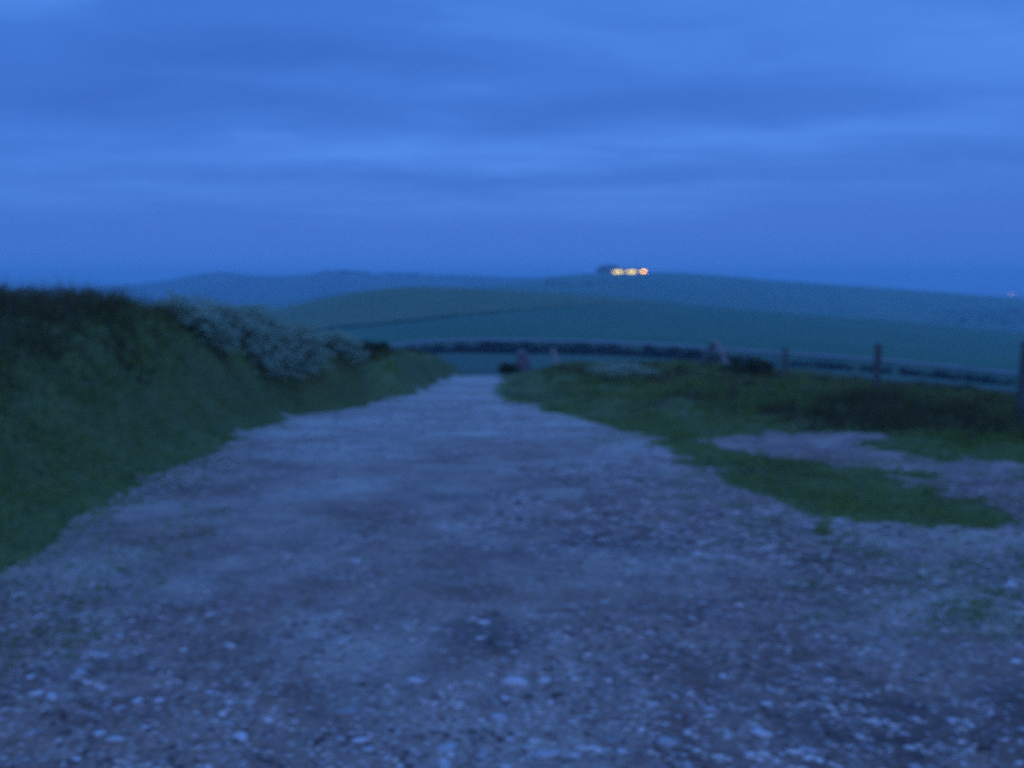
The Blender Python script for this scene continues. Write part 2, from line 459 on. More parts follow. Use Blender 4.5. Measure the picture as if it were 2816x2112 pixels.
# ------------------------------------------------------------------ fields and hills
def sweep(name, us, rows, mat, sub=10, rough=0.0, kind='structure', nz=1.0, r0=0, r1=None):
    """a terrain sheet: rows is a list of functions u -> (distance, height); columns are bearings."""
    us = np.asarray(us, float)
    t = (us - CU) / F * 1.0
    C = [r(us) for r in rows]
    P = np.arange(len(C), dtype=float)
    q = np.linspace(r0, (len(C) - 1) if r1 is None else r1, sub * (len(C) - 1) + 1)
    D = np.zeros((len(q), len(us))); Z = D.copy()
    for j in range(len(us)):
        D[:, j] = np.interp(q, P, [c[0][j] for c in C])
        ds = [c[0][j] for c in C]; zs = [c[1][j] for c in C]
        Z[:, j] = curve(list(zip(ds, zs)), D[:, j])
    X = D * t[None, :] * CORR
    Z = Z + rough * fbm(X * nz * .01, D * nz * .01, 3, 5)
    V = np.stack([X, D, Z], -1).reshape(-1, 3)
    n, m = D.shape
    ix = np.arange(n * m).reshape(n, m)
    Q = np.stack([ix[:-1, :-1], ix[:-1, 1:], ix[1:, 1:], ix[1:, :-1]], -1).reshape(-1, 4)
    return obj(name, V, Q, mat, smooth=True, kind=kind), V.reshape(n, m, 3)
CORR = 1.0 / math.cos(TH) ** 0
def zv(v, Y):                                             # height seen at picture row v from distance Y
    d1 = FW[1] - UP[1] * (v - CV) / F; d2 = FW[2] - UP[2] * (v - CV) / F
    return CZ + Y * d2 / d1
U = np.linspace(-700, 1750, 260)
V_TRACK = [(-700, 372), (0, 362), (300, 354), (389, 345), (420, 341), (463, 339), (560, 340), (650, 343.5), (740, 349.5), (880, 359), (1024, 373), (1300, 395), (1750, 425)]
V_CREST = [(-700, 380), (0, 345), (200, 328), (255, 315), (290, 307), (320, 299), (370, 290.5), (415, 287), (460, 288), (520, 291.5), (600, 297), (700, 306), (800, 314.5), (900, 322), (1024, 333), (1300, 352), (1750, 375)]
V_RIGHT = [(-700, 330), (300, 302), (440, 291), (500, 284), (556, 277), (600, 273.5), (650, 273), (700, 274.5), (760, 280), (860, 287), (950, 293), (1024, 298.5), (1300, 312), (1750, 325)]
V_LEFT = [(-700, 292), (0, 290), (120, 286), (165, 281), (190, 277.5), (225, 274.5), (250, 275.3), (300, 275), (330, 272.5), (362, 273), (400, 274.5), (440, 275), (500, 276.5), (560, 278), (700, 281), (1024, 302), (1750, 320)]
Y_HEDGE = [(-700, 215), (0, 212), (400, 195), (700, 175), (1024, 146), (1750, 115)]
def yh(u): return curve(Y_HEDGE, u)
def vt(u): return curve(V_TRACK, u)
def near_edge(u):
    t = (u - CU) / F
    return np.full_like(u, 55.0), H(t * 55.0, np.full_like(u, 55.0)) - .35
ycr = lambda u: curve([(-700, 400), (200, 380), (415, 400), (700, 420), (1024, 400), (1750, 380)], u)
rows_low = [near_edge,
            lambda u: (np.full_like(u, 85.0), zv(curve([(-700, 400), (300, 380), (480, 373), (700, 377), (1024, 397), (1750, 440)], u), 85.0)),
            lambda u: (yh(u), zv(vt(u) + 13.5, yh(u))),
            lambda u: (yh(u) + 7, zv(vt(u) + 2.0, yh(u) + 7)),
            lambda u: (yh(u) + 12, zv(vt(u) - 1.0, yh(u) + 12))]
pasture, PV = sweep('pasture', U, rows_low, M['pasture'], sub=14, rough=.0)
rows_mid = [lambda u: (yh(u) + 11.5, zv(vt(u) - .9, yh(u) + 11.5) - .15),
            lambda u: (yh(u) + 14, zv(vt(u) - 1.6, yh(u) + 14)),
            lambda u: (.55 * (yh(u) + 12) + .45 * ycr(u), zv(vt(u) + .50 * (curve(V_CREST, u) - vt(u)), .55 * (yh(u) + 12) + .45 * ycr(u))),
            lambda u: (ycr(u) * .9, zv(vt(u) + .90 * (curve(V_CREST, u) - vt(u)), ycr(u) * .9)),
            lambda u: (ycr(u), zv(curve(V_CREST, u), ycr(u))),
            lambda u: (ycr(u) * 1.13, zv(curve(V_CREST, u) + 4, ycr(u) * 1.13)),
            lambda u: (ycr(u) * 1.5, zv(curve(V_CREST, u), ycr(u)) - 45)]
field, FV = sweep('field', U, rows_mid, M['field'], sub=12, rough=.25, nz=6)
# paler field on the shoulder of the same hill: its lower edge climbs from the left foot to the crest on the right
fn, fm, _ = FV.shape
fu, fvv = project(FV[..., 0], FV[..., 1], FV[..., 2])
low_edge = curve([(-700, 380), (200, 352), (330, 329), (385, 324), (450, 317), (520, 311), (600, 305), (660, 303.5), (760, 311), (1750, 300)], fu) + 1.2 * fbm(fu * .03, fu * 0, 5, 3)
pm = (fvv < low_edge) & (FV[..., 1] < 480) & (fu < 720)
ix = np.arange(fn * fm).reshape(fn, fm)
Q = np.stack([ix[:-1, :-1], ix[:-1, 1:], ix[1:, 1:], ix[1:, :-1]], -1).reshape(-1, 4)
# the sheet follows the field's own rows, so cut a finer copy of it
def refine(V, k):
    n, m, _ = V.shape
    a = np.linspace(0, n - 1, (n - 1) * k + 1); b = np.linspace(0, m - 1, (m - 1) * k + 1)
    i = np.clip(a.astype(int), 0, n - 2); j = np.clip(b.astype(int), 0, m - 2)
    fa = (a - i)[:, None, None]; fb = (b - j)[None, :, None]
    g = lambda p, q: V[np.ix_(p, q)]
    return (g(i, j) * (1 - fa) + g(i + 1, j) * fa) * (1 - fb) + (g(i, j + 1) * (1 - fa) + g(i + 1, j + 1) * fa) * fb
RV = refine(FV[:, 60:160], 4)
ru, rv = project(RV[..., 0], RV[..., 1], RV[..., 2])
low_edge = curve([(-700, 380), (200, 352), (330, 329), (385, 324), (450, 317), (520, 311), (600, 305), (660, 303.5), (690, 304), (1750, 200)], ru) + .8 * fbm(ru * .03, ru * 0, 5, 3)
pm = ((rv < low_edge) & (RV[..., 1] < 470)).reshape(-1)
n, m, _ = RV.shape
ix = np.arange(n * m).reshape(n, m)
Q = np.stack([ix[:-1, :-1], ix[:-1, 1:], ix[1:, 1:], ix[1:, :-1]], -1).reshape(-1, 4)
tq = Q[pm[Q].all(1)]
used = np.unique(tq); remap = np.zeros(n * m, int); remap[used] = np.arange(len(used))
obj('hay_field', RV.reshape(-1, 3)[used] + np.array([0, 0, .12]), remap[tq], M['stubble'], smooth=True, kind='structure')
# pale path along the foot of the field
i0 = np.linspace(389, 1750, 240)
rowsp = [lambda u: (yh(u) + 7.2, zv(vt(u) + 1.75, yh(u) + 7.2) + .12), lambda u: (yh(u) + 9.6, zv(vt(u) + .35, yh(u) + 9.6) + .16)]
sweep('path', i0, rowsp, M['chalk_far'], sub=4)

U2 = np.linspace(-900, 1950, 420)
hr = curve(V_RIGHT, U2)
rows_r = [lambda u: (np.full_like(u, 560.), zv(curve(V_CREST, u) + 26, 560.)),
          lambda u: (np.full_like(u, 700.), zv(curve(V_CREST, u) + 10, 700.)),
          lambda u: (np.full_like(u, 880.), zv(.45 * (curve(V_CREST, u) + 4) + .55 * curve(V_RIGHT, u), 880.)),
          lambda u: (np.full_like(u, 1060.), zv(curve(V_RIGHT, u) + 1.2, 1060.)),
          lambda u: (np.full_like(u, 1150.), zv(curve(V_RIGHT, u), 1150.)),
          lambda u: (np.full_like(u, 1300.), zv(curve(V_RIGHT, u) + 3, 1300.)),
          lambda u: (np.full_like(u, 1550.), zv(curve(V_RIGHT, u), 1150.) - 70)]
hill, HVt = sweep('hill', U2, rows_r, M['hill'], sub=12, rough=2.0, nz=1.5)
rows_l = [lambda u: (np.full_like(u, 1450.), zv(curve(V_LEFT, u) + 45, 1450.)),
          lambda u: (np.full_like(u, 1700.), zv(curve(V_LEFT, u) + 14, 1700.)),
          lambda u: (np.full_like(u, 1950.), zv(curve(V_LEFT, u), 1950.)),
          lambda u: (np.full_like(u, 2200.), zv(curve(V_LEFT, u) + 3, 2200.)),
          lambda u: (np.full_like(u, 2700.), zv(curve(V_LEFT, u), 1950.) - 110)]
hills, LV = sweep('hills', U2, rows_l, M['woodhill'], sub=12, rough=3.0, nz=1.2)
g = 5200
obj('terrain', [(-g, -1500, -112), (g, -1500, -112), (g, 5400, -112), (-g, 5400, -112)], [(0, 1, 2, 3)], M['hill'], kind='structure')
def on(V, u, Y):                                          # height of a swept sheet at bearing u, distance Y
    t = (u - CU) / F
    P = V.reshape(-1, 3)
    d = (P[:, 0] - t * Y) ** 2 + (P[:, 1] - Y) ** 2
    k = np.argsort(d)[:4]; wt = 1 / (d[k] + 1e-6)
    return t * Y, Y, float((P[k, 2] * wt).sum() / wt.sum())

# ------------------------------------------------------------------ grass
def blades(x, y, h, wd, lean, z=None, seg=2):
    n = len(x)
    z = H(x, y) if z is None else z
    a = rng.uniform(0, 2 * math.pi, n); la = rng.uniform(0, 2 * math.pi, n)
    l = lean * rng.uniform(.2, 1, n) * h
    bx, by = np.cos(a) * wd / 2, np.sin(a) * wd / 2
    lx, ly = np.cos(la) * l, np.sin(la) * l
    V = np.empty((n, 5, 3))
    z0 = z - .03
    V[:, 0] = np.stack([x - bx, y - by, z0], -1); V[:, 1] = np.stack([x + bx, y + by, z0], -1)
    V[:, 2] = np.stack([x - bx * .75 + lx * .35, y - by * .75 + ly * .35, z0 + h * .6], -1)
    V[:, 3] = np.stack([x + bx * .75 + lx * .35, y + by * .75 + ly * .35, z0 + h * .6], -1)
    V[:, 4] = np.stack([x + lx, y + ly, z0 + h * (1 - .12 * lean)], -1)
    b = (np.arange(n) * 5)[:, None]
    T = np.concatenate([b + np.array([[0, 1, 3]]), b + np.array([[0, 3, 2]]), b + np.array([[2, 3, 4]])], 0)
    return V.reshape(-1, 3), T
def scatter(n, y0, y1, t0, t1, x0=None):
    u = rng.random(n)
    y = (y0 + 3) * ((y1 + 3) / (y0 + 3)) ** u - 3
    x = rng.uniform(t0, t1, n) * (y + 2.0)
    return x, y
def merge(parts):
    V, T, o = [], [], 0
    for v, t in parts:
        V.append(v); T.append(t + o); o += len(v)
    return np.concatenate(V), np.concatenate(T)
GP, HP, BP = [], [], []
# long grass of the banks and verges
x, y = scatter(330000, 2.0, 58, -.95, .95)
gr = grassiness(x, y)
dl = curve(XL, y) - x; dr = x - curve(XV, y)
cl = fbm(x * 1.3, y * 1.0, 21, 3)
ok = (gr > 0) & (cl + rng.uniform(-.3, .5, len(x)) > -.25)
x, y, gr, dl, dr, cl = (a[ok] for a in (x, y, gr, dl, dr, cl))
tall = np.where(dl > 0, sstep(dl, .6, 2.3), .48 * sstep(dr, .8, 3.2))
h = (.07 + np.where(dl > 0, .30, .42) * tall * (1 + .9 * cl)) * rng.uniform(.55, 1.25, len(x)) * np.clip(gr * 2 + .35, 0, 1)
wd = (.006 + .0011 * y) * rng.uniform(.7, 1.4, len(x))
hay = rng.random(len(x)) < .12 + .4 * tall * sstep(fbm(x * .5, y * .5, 31, 2), -.1, .35)
bank = np.where(dl > 0, rng.random(len(x)) < .10 + .85 * tall, fbm(x * .6, y * .5, 83, 3) + .3 * (tall - .2) > .12)
g_ = ~hay & ~bank; b_ = ~hay & bank
GP.append(blades(x[g_], y[g_], h[g_], wd[g_], .75))
BP.append(blades(x[b_], y[b_], h[b_], wd[b_], .75))
HP.append(blades(x[hay], y[hay], h[hay] * 1.25, wd[hay] * .6, .5))
# dense tussocks
ntf = 1500
tx, ty = scatter(ntf, 3, 56, -.9, .9)
gk = grassiness(tx, ty) > .35
tx, ty = tx[gk], ty[gk]
for k in range(34):
    dxx, dyy = rng.normal(0, .13, len(tx)), rng.normal(0, .13, len(tx))
    s = np.where(curve(XL, ty) - tx > 0, sstep(curve(XL, ty) - tx, .5, 2.2) * .7, sstep(tx - curve(XV, ty), .8, 3) * .48)
    hh = (.10 + .48 * s * np.where((tx < 0) & (ty > 12) & (ty < 24), .45, 1)) * rng.uniform(.5, 1.15, len(tx))
    lf = np.where(curve(XL, ty) - tx > 0, curve(XL, ty) - tx > 1.0, fbm(tx * .7, ty * .5, 81, 2) > .05)
    for m_, L_ in ((lf, BP), (~lf, GP)):
        L_.append(blades((tx + dxx)[m_], (ty + dyy)[m_], hh[m_], ((.008 + .0011 * ty) * rng.uniform(.7, 1.3, len(tx)))[m_], .9))
# short turf creeping over the bare ground
x, y = scatter(420000, 2.0, 40, -.9, .95)
gr = grassiness(x, y)
patch = fbm(x * 1.1, y * .8, 41, 4)
px_, pv_ = project(x, y, H(x, y))
thin = (patch + .12 * (x > 1.2) > .20) & (gr > -.9 - .5 * (x > 1.2)) & (gr <= 0)
sparse = (gr > -1.3) & (gr <= .05) & (fbm(x * 4.2, y * 3.0, 91, 3) > -.12 + .75 * np.clip(-gr, 0, 2)) & (rng.random(len(x)) < np.exp(np.minimum(gr, 0) / .6))
worn = (patch > .10) & (px_ > 880) & (pv_ > 535) & (pv_ < 640)
edge = (gr > -.22) & (gr <= .1) & (patch > -.05)
ok = (thin | edge | worn | sparse) & (rng.random(len(x)) < .75)
x, y = x[ok], y[ok]
GP.append(blades(x, y, rng.uniform(.02, .075, len(x)), (.006 + .001 * y) * rng.uniform(.7, 1.3, len(x)), 1.1))
# close turf over the foot of the bank and the strip beside the track
x, y = scatter(200000, 2.0, 24, -.9, .95)
gr = grassiness(x, y)
ok = (gr > -.04) & ((curve(XL, y) - x < 1.6) & (curve(XL, y) > x) | (x > curve(XL, y)) & (x - curve(XV, y) < 1.2))
x, y = x[ok], y[ok]
GP.append(blades(x, y, rng.uniform(.035, .10, len(x)) * (1 + .7 * fbm(x * 2.2, y * 1.8, 71, 3)).clip(.4, 2), (.006 + .001 * y) * rng.uniform(.7, 1.3, len(x)), 1.0))
# tufts creeping over the worn corner at the right and along the track edge
for (u, v, k) in ((905, 560, 3), (940, 574, 4), (965, 590, 4), (985, 602, 5), (1000, 578, 4), (1018, 610, 4), (880, 546, 3), (860, 541, 2), (650, 482, 2), (690, 498, 3),
                  (668, 489, 2), (835, 545, 3), (815, 534, 3), (790, 520, 3), (810, 590, 2), (800, 560, 2), (60, 525, 2), (75, 530, 3), (160, 477, 3), (120, 498, 2), (20, 628, 3), (8, 640, 3), (905, 470, 2), (960, 477, 3), (835, 549, 3), (855, 556, 3), (880, 560, 3), (872, 580, 3), (868, 598, 3), (864, 615, 2), (760, 528, 3), (740, 518, 3), (720, 508, 3), (700, 540, 2),
                  (930, 600, 4), (950, 615, 4), (975, 625, 4), (1005, 640, 4), (915, 590, 3), (200, 462, 3), (240, 448, 3), (100, 520, 3), (40, 565, 3), (130, 505, 3), (1000, 500, 3)):
    cx, cy = ground_at(u, v)
    for j in range(k):
        bx_, by_ = cx + rng.normal(0, .16), cy + rng.normal(0, .14)
        q = 170
        x, y = bx_ + rng.normal(0, .07, q), by_ + rng.normal(0, .055, q)
        GP.append(blades(x, y, rng.uniform(.015, .06, q), (.005 + .001 * y) * rng.uniform(.7, 1.3, q), 1.1))
V, T = merge(GP)
tag(obj('grass', V, T, M['grass']), 'rough green grass covering the banks and verges beside the track', 'grass', kind='stuff')
V, T = merge(BP)
tag(obj('tall_grass', V, T, M['bank']), 'dark coarse tall grass growing over the left bank', 'grass', kind='stuff')
V, T = merge(HP)
tag(obj('seeding_grass', V, T, M['hay']), 'pale seeding grass stalks standing among the green on the banks', 'grass', kind='stuff')

# ------------------------------------------------------------------ cow parsley along the crest of the bank
def umbels(x, y, hgt, size):
    UV, UT, SV, SF = [], [], [], []
    z = H(x, y)
    for i in range(len(x)):
        top = np.array([x[i] + rng.normal(0, .08), y[i] + rng.normal(0, .08), z[i] + hgt[i]])
        base = np.array([x[i], y[i], z[i] - .05])
        v, f = tube([base, (base + top) / 2 + rng.normal(0, .02, 3), top], [.006, .005, .004], 4)
        o = len(SV); SV += v; SF += [tuple(k + o for k in q) for q in f]
        for h in range(rng.integers(4, 8)):
            c = top + np.array([rng.normal(0, .13), rng.normal(0, .13), rng.uniform(-.14, .05)])
            r = size[i] * rng.uniform(.6, 1.2)
            for b in range(9):
                an, rr = rng.uniform(0, 6.28), r * math.sqrt(rng.random())
                p = c + np.array([math.cos(an) * rr, math.sin(an) * rr, -rr * .5 + rng.normal(0, .012)])
                s = r * .30
                tl = rng.normal(0, .9, 2)
                o = len(UV)
                for q in range(5):
                    aq = q * 1.2566
                    UV.append(p + np.array([math.cos(aq) * s, math.sin(aq) * s, (math.cos(aq) * tl[0] + math.sin(aq) * tl[1]) * s]))
                UT += [(o, o + 1, o + 2), (o, o + 2, o + 3), (o, o + 3, o + 4)]
    return UV, np.array(UT), SV, SF
n = 1700
yy = 13.2 + 8.4 * rng.random(n) ** .8
off = np.where(rng.random(n) < .75, rng.normal(1.12, .24, n), rng.uniform(.9, 1.8, n))
xx = curve(XL, yy) - np.clip(off, .62, 2.2) * np.clip((24.2 - yy) / 3.0, .55, 1)
keep = fbm(xx * .8, yy * .8, 51, 2) + .02 * (yy - 18) > .02
xx, yy = xx[keep], yy[keep]
x2 = rng.uniform(2.6, 4.3, 46); y2 = rng.uniform(27, 33, 46)
xx, yy = np.concatenate([xx, x2]), np.concatenate([yy, y2])
UV, UT, SV, SF = umbels(xx, yy, rng.uniform(.22, .50, len(xx)), rng.uniform(.045, .075, len(xx)))
tag(obj('cow_parsley', UV, UT, M['umbel']), 'white cow parsley flower heads along the crest of the left bank', 'wildflowers', kind='stuff')
tag(obj('cow_parsley_stems', SV, SF, M['umbel_stem']), 'thin green stalks carrying the white cow parsley flowers', 'wildflowers', kind='stuff')

# ------------------------------------------------------------------ bushes, hedge, trees
def leaf_cloud(centres, radii, n, size, squash=.8, seed=0):
    r_ = np.random.default_rng(seed)
    C = np.array(centres, float); Rr = np.array(radii, float)
    pr = Rr ** 2 / (Rr ** 2).sum()
    k = r_.choice(len(C), n, p=pr)
    d = r_.normal(0, 1, (n, 3)); d /= np.linalg.norm(d, axis=1)[:, None]
    rad = Rr[k] * (.45 + .62 * r_.random(n) ** .5)
    P = C[k] + d * rad[:, None] * np.array([1, 1, squash])
    a = r_.normal(0, 1, (n, 3)); a /= np.linalg.norm(a, axis=1)[:, None]
    b = np.cross(a, r_.normal(0, 1, (n, 3))); b /= np.linalg.norm(b, axis=1)[:, None]
    s = size * r_.uniform(.6, 1.4, n)[:, None]
    V = np.stack([P - a * s, P + b * s * .5, P + a * s, P - b * s * .5], 1).reshape(-1, 3)
    Q = np.arange(n * 4).reshape(n, 4)
    return V, Q
def bush(name, label, x, y, z, wd, h, n, leaf, mat='bush', seed=1, cat='bush', group=None):
    root = thing(name, label, cat, (x, y, z), group=group)
    r_ = np.random.default_rng(seed)
    nb = 9
    cs = [(r_.uniform(-.5, .5) * wd * .7, r_.uniform(-.4, .4) * wd * .7, h * r_.uniform(.3, .68)) for _ in range(nb)]
    rs = [min(wd, h) * r_.uniform(.22, .40) for _ in range(nb)]
    V, Q = leaf_cloud(cs, rs, n, leaf, .9, seed)
    V[:, 2] = np.maximum(V[:, 2], -.02)
    obj('foliage', V, Q, M[mat], root)
    st = [tube([(0, 0, -.1), (c[0] * .4, c[1] * .4, c[2] * .5), c], [.03 * h + .005, .02 * h, .008 * h], 6) for c in cs[:5]]
    v, f = join(*st)
    obj('stem', v, f, M['bark'], root)
    return root
def gz(x, y): return float(H(np.array(x), np.array(y)))
def at_u(u, Y):
    x = (u - CU) / F * Y * (FW[1] + 0) * 1.0
    # bearing to world x, allowing for the downward tilt
    for _ in range(6):
        z = gz(x, Y); c = Y * FW[1] + (z - CZ) * FW[2]
        x = (u - CU) / F * c
    return x, Y, gz(x, Y)
for (nm, lab, u, Y, wd, h, n, lf, sd) in (
        ('bush', 'small dark bush on the end of the far left bank beside the track', 373, 30, 1.1, .75, 1500, .05, 3),
        ('bush', 'dark scrubby bush beside the pale stump at the far end of the track', 507, 42.8, 1.0, .62, 1100, .06, 4),
        ('bush', 'wide dark bramble bush at the foot of the leaning fence brace', 744, 31, 2.3, .75, 2600, .055, 5),
        ('bush', 'low dark bush inside the fence at the right, between two posts', 952, 19, 1.4, .42, 1000, .05, 6)):
    x, y, z = at_u(u, Y)
    bush(nm, lab, x, y, z - .05, wd, h, n, lf, seed=sd)

# the hedge at the foot of the field: one continuous planting
hu = np.linspace(395, 1500, 430)
r_ = np.random.default_rng(9)
HX, HC, HRd = [], [], []
for u in hu:
    Y = float(yh(u)) + r_.normal(0, .35)
    if r_.random() < (.10 if u < 700 else .38): continue
    x = (u - CU) / F * Y
    z = float(zv(vt(u) + 13.5, yh(u)))
    big = float(curve([(395, .75), (440, 1.05), (520, 1.15), (690, 1.1), (760, .75), (1024, .62), (1500, .7)], u)) * r_.uniform(.55, 1.25)
    HC.append((x, Y, z + .8 * big)); HRd.append(.95 * big)
    if r_.random() < .6: HC.append((x + r_.normal(0, .4), Y, z + 1.35 * big)); HRd.append(.55 * big)
V, Q = leaf_cloud(HC, HRd, 60000, .16, 1.0, 12)
tag(obj('hedge', V, Q, M['hedge']), 'long dark hedge running along the foot of the green field below the pale path', 'hedge')

HC, HRd = [], []
for i in range(430):
    u = r_.uniform(300, 620)
    k = int(np.argmin(np.abs(ru[0] - u)))
    vv = low_edge[:, k]; pv_ = rv[:, k]
    j = int(np.argmin(np.abs(pv_ - vv) + 99 * (RV[:, k, 1] > 470)))
    p = RV[j, k]
    HC.append((p[0] + r_.normal(0, .5), p[1] + r_.normal(0, .4), p[2] + .12)); HRd.append(r_.uniform(.2, .5) * min(1, max(.25, (640 - u) / 150)))
V, Q = leaf_cloud(HC, HRd, 16000, .16, .8, 13)
tag(obj('hedge', V, Q, M['hedge']), 'thin dark hedge line climbing between the two fields on the middle hill', 'hedge')

def tree(label, x, y, z, h, wd, n, leaf, seed, group=None):
    root = thing('tree', label, 'tree', (x, y, z), group=group)
    r_ = np.random.default_rng(seed)
    v, f = tube([(0, 0, -1), (r_.normal(0, .1), 0, h * .3), (r_.normal(0, .3), r_.normal(0, .3), h * .7)], [h * .035, h * .026, h * .012], 8)
    tr = obj('trunk', v, f, M['bark'], root, smooth=True)
    cs = [(r_.uniform(-.5, .5) * wd * .75, r_.uniform(-.5, .5) * wd * .75, h * r_.uniform(.35, .82)) for _ in range(11)]
    limbs = [tube([(0, 0, h * .28), (c[0] * .5, c[1] * .5, c[2] * .8), c], [h * .016, h * .010, h * .004], 5) for c in cs[:7]]
    v, f = join(*limbs)
    obj('limb', v, f, M['bark'], root)
    V, Q = leaf_cloud(cs, [wd * r_.uniform(.16, .28) for _ in cs], n, leaf, .85, seed)
    obj('crown', V, Q, M['leaf'], root)
    return root
for (u, Y, h, wd, lab) in ((600, 1120, 8.5, 15, 'dark spreading tree at the left end of the clump by the lit barn'),
                           (608, 1128, 10.5, 15, 'tallest dark tree in the middle of the clump by the lit barn'),
                           (616, 1122, 8.5, 11, 'small dark tree of the clump standing nearest the lit barn')):
    x, y, z = on(HVt, u, Y)
    tree(lab, x, y, z - .5, h, wd, 1100, .75, int(u), 'trees beside the lit barn')
# far woods on the left ridge
r_ = np.random.default_rng(14)
WC, WR = [], []
for a, b, n, sz in ((318, 372, 90, 5.0), (185, 245, 60, 3.6), (385, 425, 30, 4.5), (540, 590, 26, 5)):
    for _ in range(n):
        u = r_.uniform(a, b)
        x, y, z = on(LV, u, r_.uniform(1890, 1960))
        s = sz * r_.uniform(.6, 1.1) * (.45 + .55 * math.sin(math.pi * (u - a) / (b - a)))
        WC.append((x, y, z + s * .4)); WR.append(s)
V, Q = leaf_cloud(WC, WR, 22000, 1.5, .8, 15)
tag(obj('woodland', V, Q, M['leaf']), 'far-off dark woods along the blue ridge on the left', 'woodland', kind='stuff')

WC, WR = [], []
for a, b, v0, v1, n in ((930, 1120, 310, 325, 240), (545, 640, 281, 287, 40)):
    for _ in range(n):
        u = r_.uniform(a, b)
        k = int(np.argmin(np.abs(U2 - u))); c = HVt[8:48, k]
        pu_, pv_ = project(c[:, 0], c[:, 1], c[:, 2])
        Y = float(np.interp(r_.uniform(v0, v1), pv_[::-1], c[:, 1][::-1]))
        x, y, z = on(HVt, u, Y)
        s_ = r_.uniform(.7, 1.6) * (.5 + .5 * min(1, abs(u - 925) / 60))
        WC.append((x, y, z + s_ * .4)); WR.append(s_)
V, Q = leaf_cloud(WC, WR, 15000, .6, .7, 19)
tag(obj('woodland', V, Q, M['leaf']), 'dark wooded patches on the slope of the hill at the right and below the barn', 'woodland', kind='stuff')

# ------------------------------------------------------------------ fence
def post_mesh(h, w_):
    vs_ = [(x * (1 + random.uniform(-.08, .08)), y * (1 + random.uniform(-.08, .08)), z) for z in (-.35, h * .5, h - .02) for (x, y) in ((-w_, -w_), (w_, -w_), (w_, w_), (-w_, w_))]
    vs_.append((0, 0, h + .015))
    fs = [(3, 2, 1, 0)]
    for r in (0, 4):
        for k in range(4): fs.append((r + k, r + (k + 1) % 4, r + 4 + (k + 1) % 4, r + 4 + k))
    fs += [(8 + k, 8 + (k + 1) % 4, 12) for k in range(4)]
    return vs_, fs
POSTS = [(1021, 11.8, 1.08, .05, 1), (877, 18.2, 1.12, .05, -1.5), (783, 28.0, 1.2, .055, 2)]
pts = [at_u(u, Y) for (u, Y, *_r) in POSTS]
brace_at = at_u(713, 38)
near_post = (6.9, 5.0, gz(6.9, 5.0))
fence = thing('wire_fence', 'wire fence on dark wooden posts standing in the long grass at the right', 'fence', pts[1])
org = Vector(pts[1])
for (p, (u, Y, h, w_, lean)) in zip(pts, POSTS):
    v, f = post_mesh(h, w_)
    o = obj('post', v, f, M['wood'], fence)
    o.location = Vector(p) - org
    o.rotation_euler = (0, R(lean), R(random.uniform(-12, 12)))
v, f = post_mesh(1.1, .085)
o = obj('post', v, f, M['wood'], fence)
o.location = Vector(near_post) - org
chain = [near_post] + pts + [brace_at]
for hh in (1.02, .72, .42):
    P = []
    for a, b in zip(chain[:-1], chain[1:]):
        for k in range(6):
            t = k / 6
            P.append((a[0] + (b[0] - a[0]) * t - org.x, a[1] + (b[1] - a[1]) * t - org.y, a[2] + (b[2] - a[2]) * t + hh - .04 * math.sin(math.pi * t) - org.z))
    v, f = tube(P, [.004] * len(P), 5)
    obj('wire', v, f, M['wire'], fence)
# end post with its two leaning timbers
x, y, z = brace_at
st = thing('fence_brace', 'dark leaning strainer post with a pale timber strut sloping down to the right', 'fence brace', (x, y, z))
v, f = tube([(-.60, 0, -.3), (-.12, 0, .78), (0, 0, 1.0)], [.15, .14, .13], 8, .06)
obj('post', v, f, M['wood'], st)
v, f = tube([(.04, -.12, 1.16), (.32, -.16, .58), (.70, -.2, -.25)], [.075, .075, .075], 8, .05)
o = obj('strut', v, f, M['pale'], st); o['label'] = 'pale grey weathered strut'
v, f = tube([(-.28, .05, .36), (.42, -.1, .36)], [.05, .05], 7, .04)
obj('rail', v, f, M['wood'], st)

# ------------------------------------------------------------------ pale stump and marker post at the far end of the track
x, y, z = at_u(524, 43.5)
v, f = tube([(-.02, 0, -.4), (0, 0, .15), (-.06, 0, .55), (-.16, 0, .86), (-.24, 0, .98)], [.38, .34, .30, .25, .13], 12, .10)
o = obj('stump', v, f, M['palepost'], smooth=False)
o.location = (x, y, z)
tag(o, 'broad greyish leaning stump at the right edge of the track end', 'stump')
x, y, z = at_u(556, 42)
mk = thing('marker_post', 'short white marker post leaning left in the grass right of the stump', 'post', (x, y, z))
v, f = tube([(.10, 0, -.3), (.02, 0, .3), (-.16, 0, .82)], [.085, .085, .085], 10, .02)
obj('post_shaft', v, f, M['pale'], mk)
v, f = tube([(-.16, 0, .821), (-.185, 0, .90)], [.10, .06], 10, .02)
obj('post_cap', v, f, M['pale'], mk)

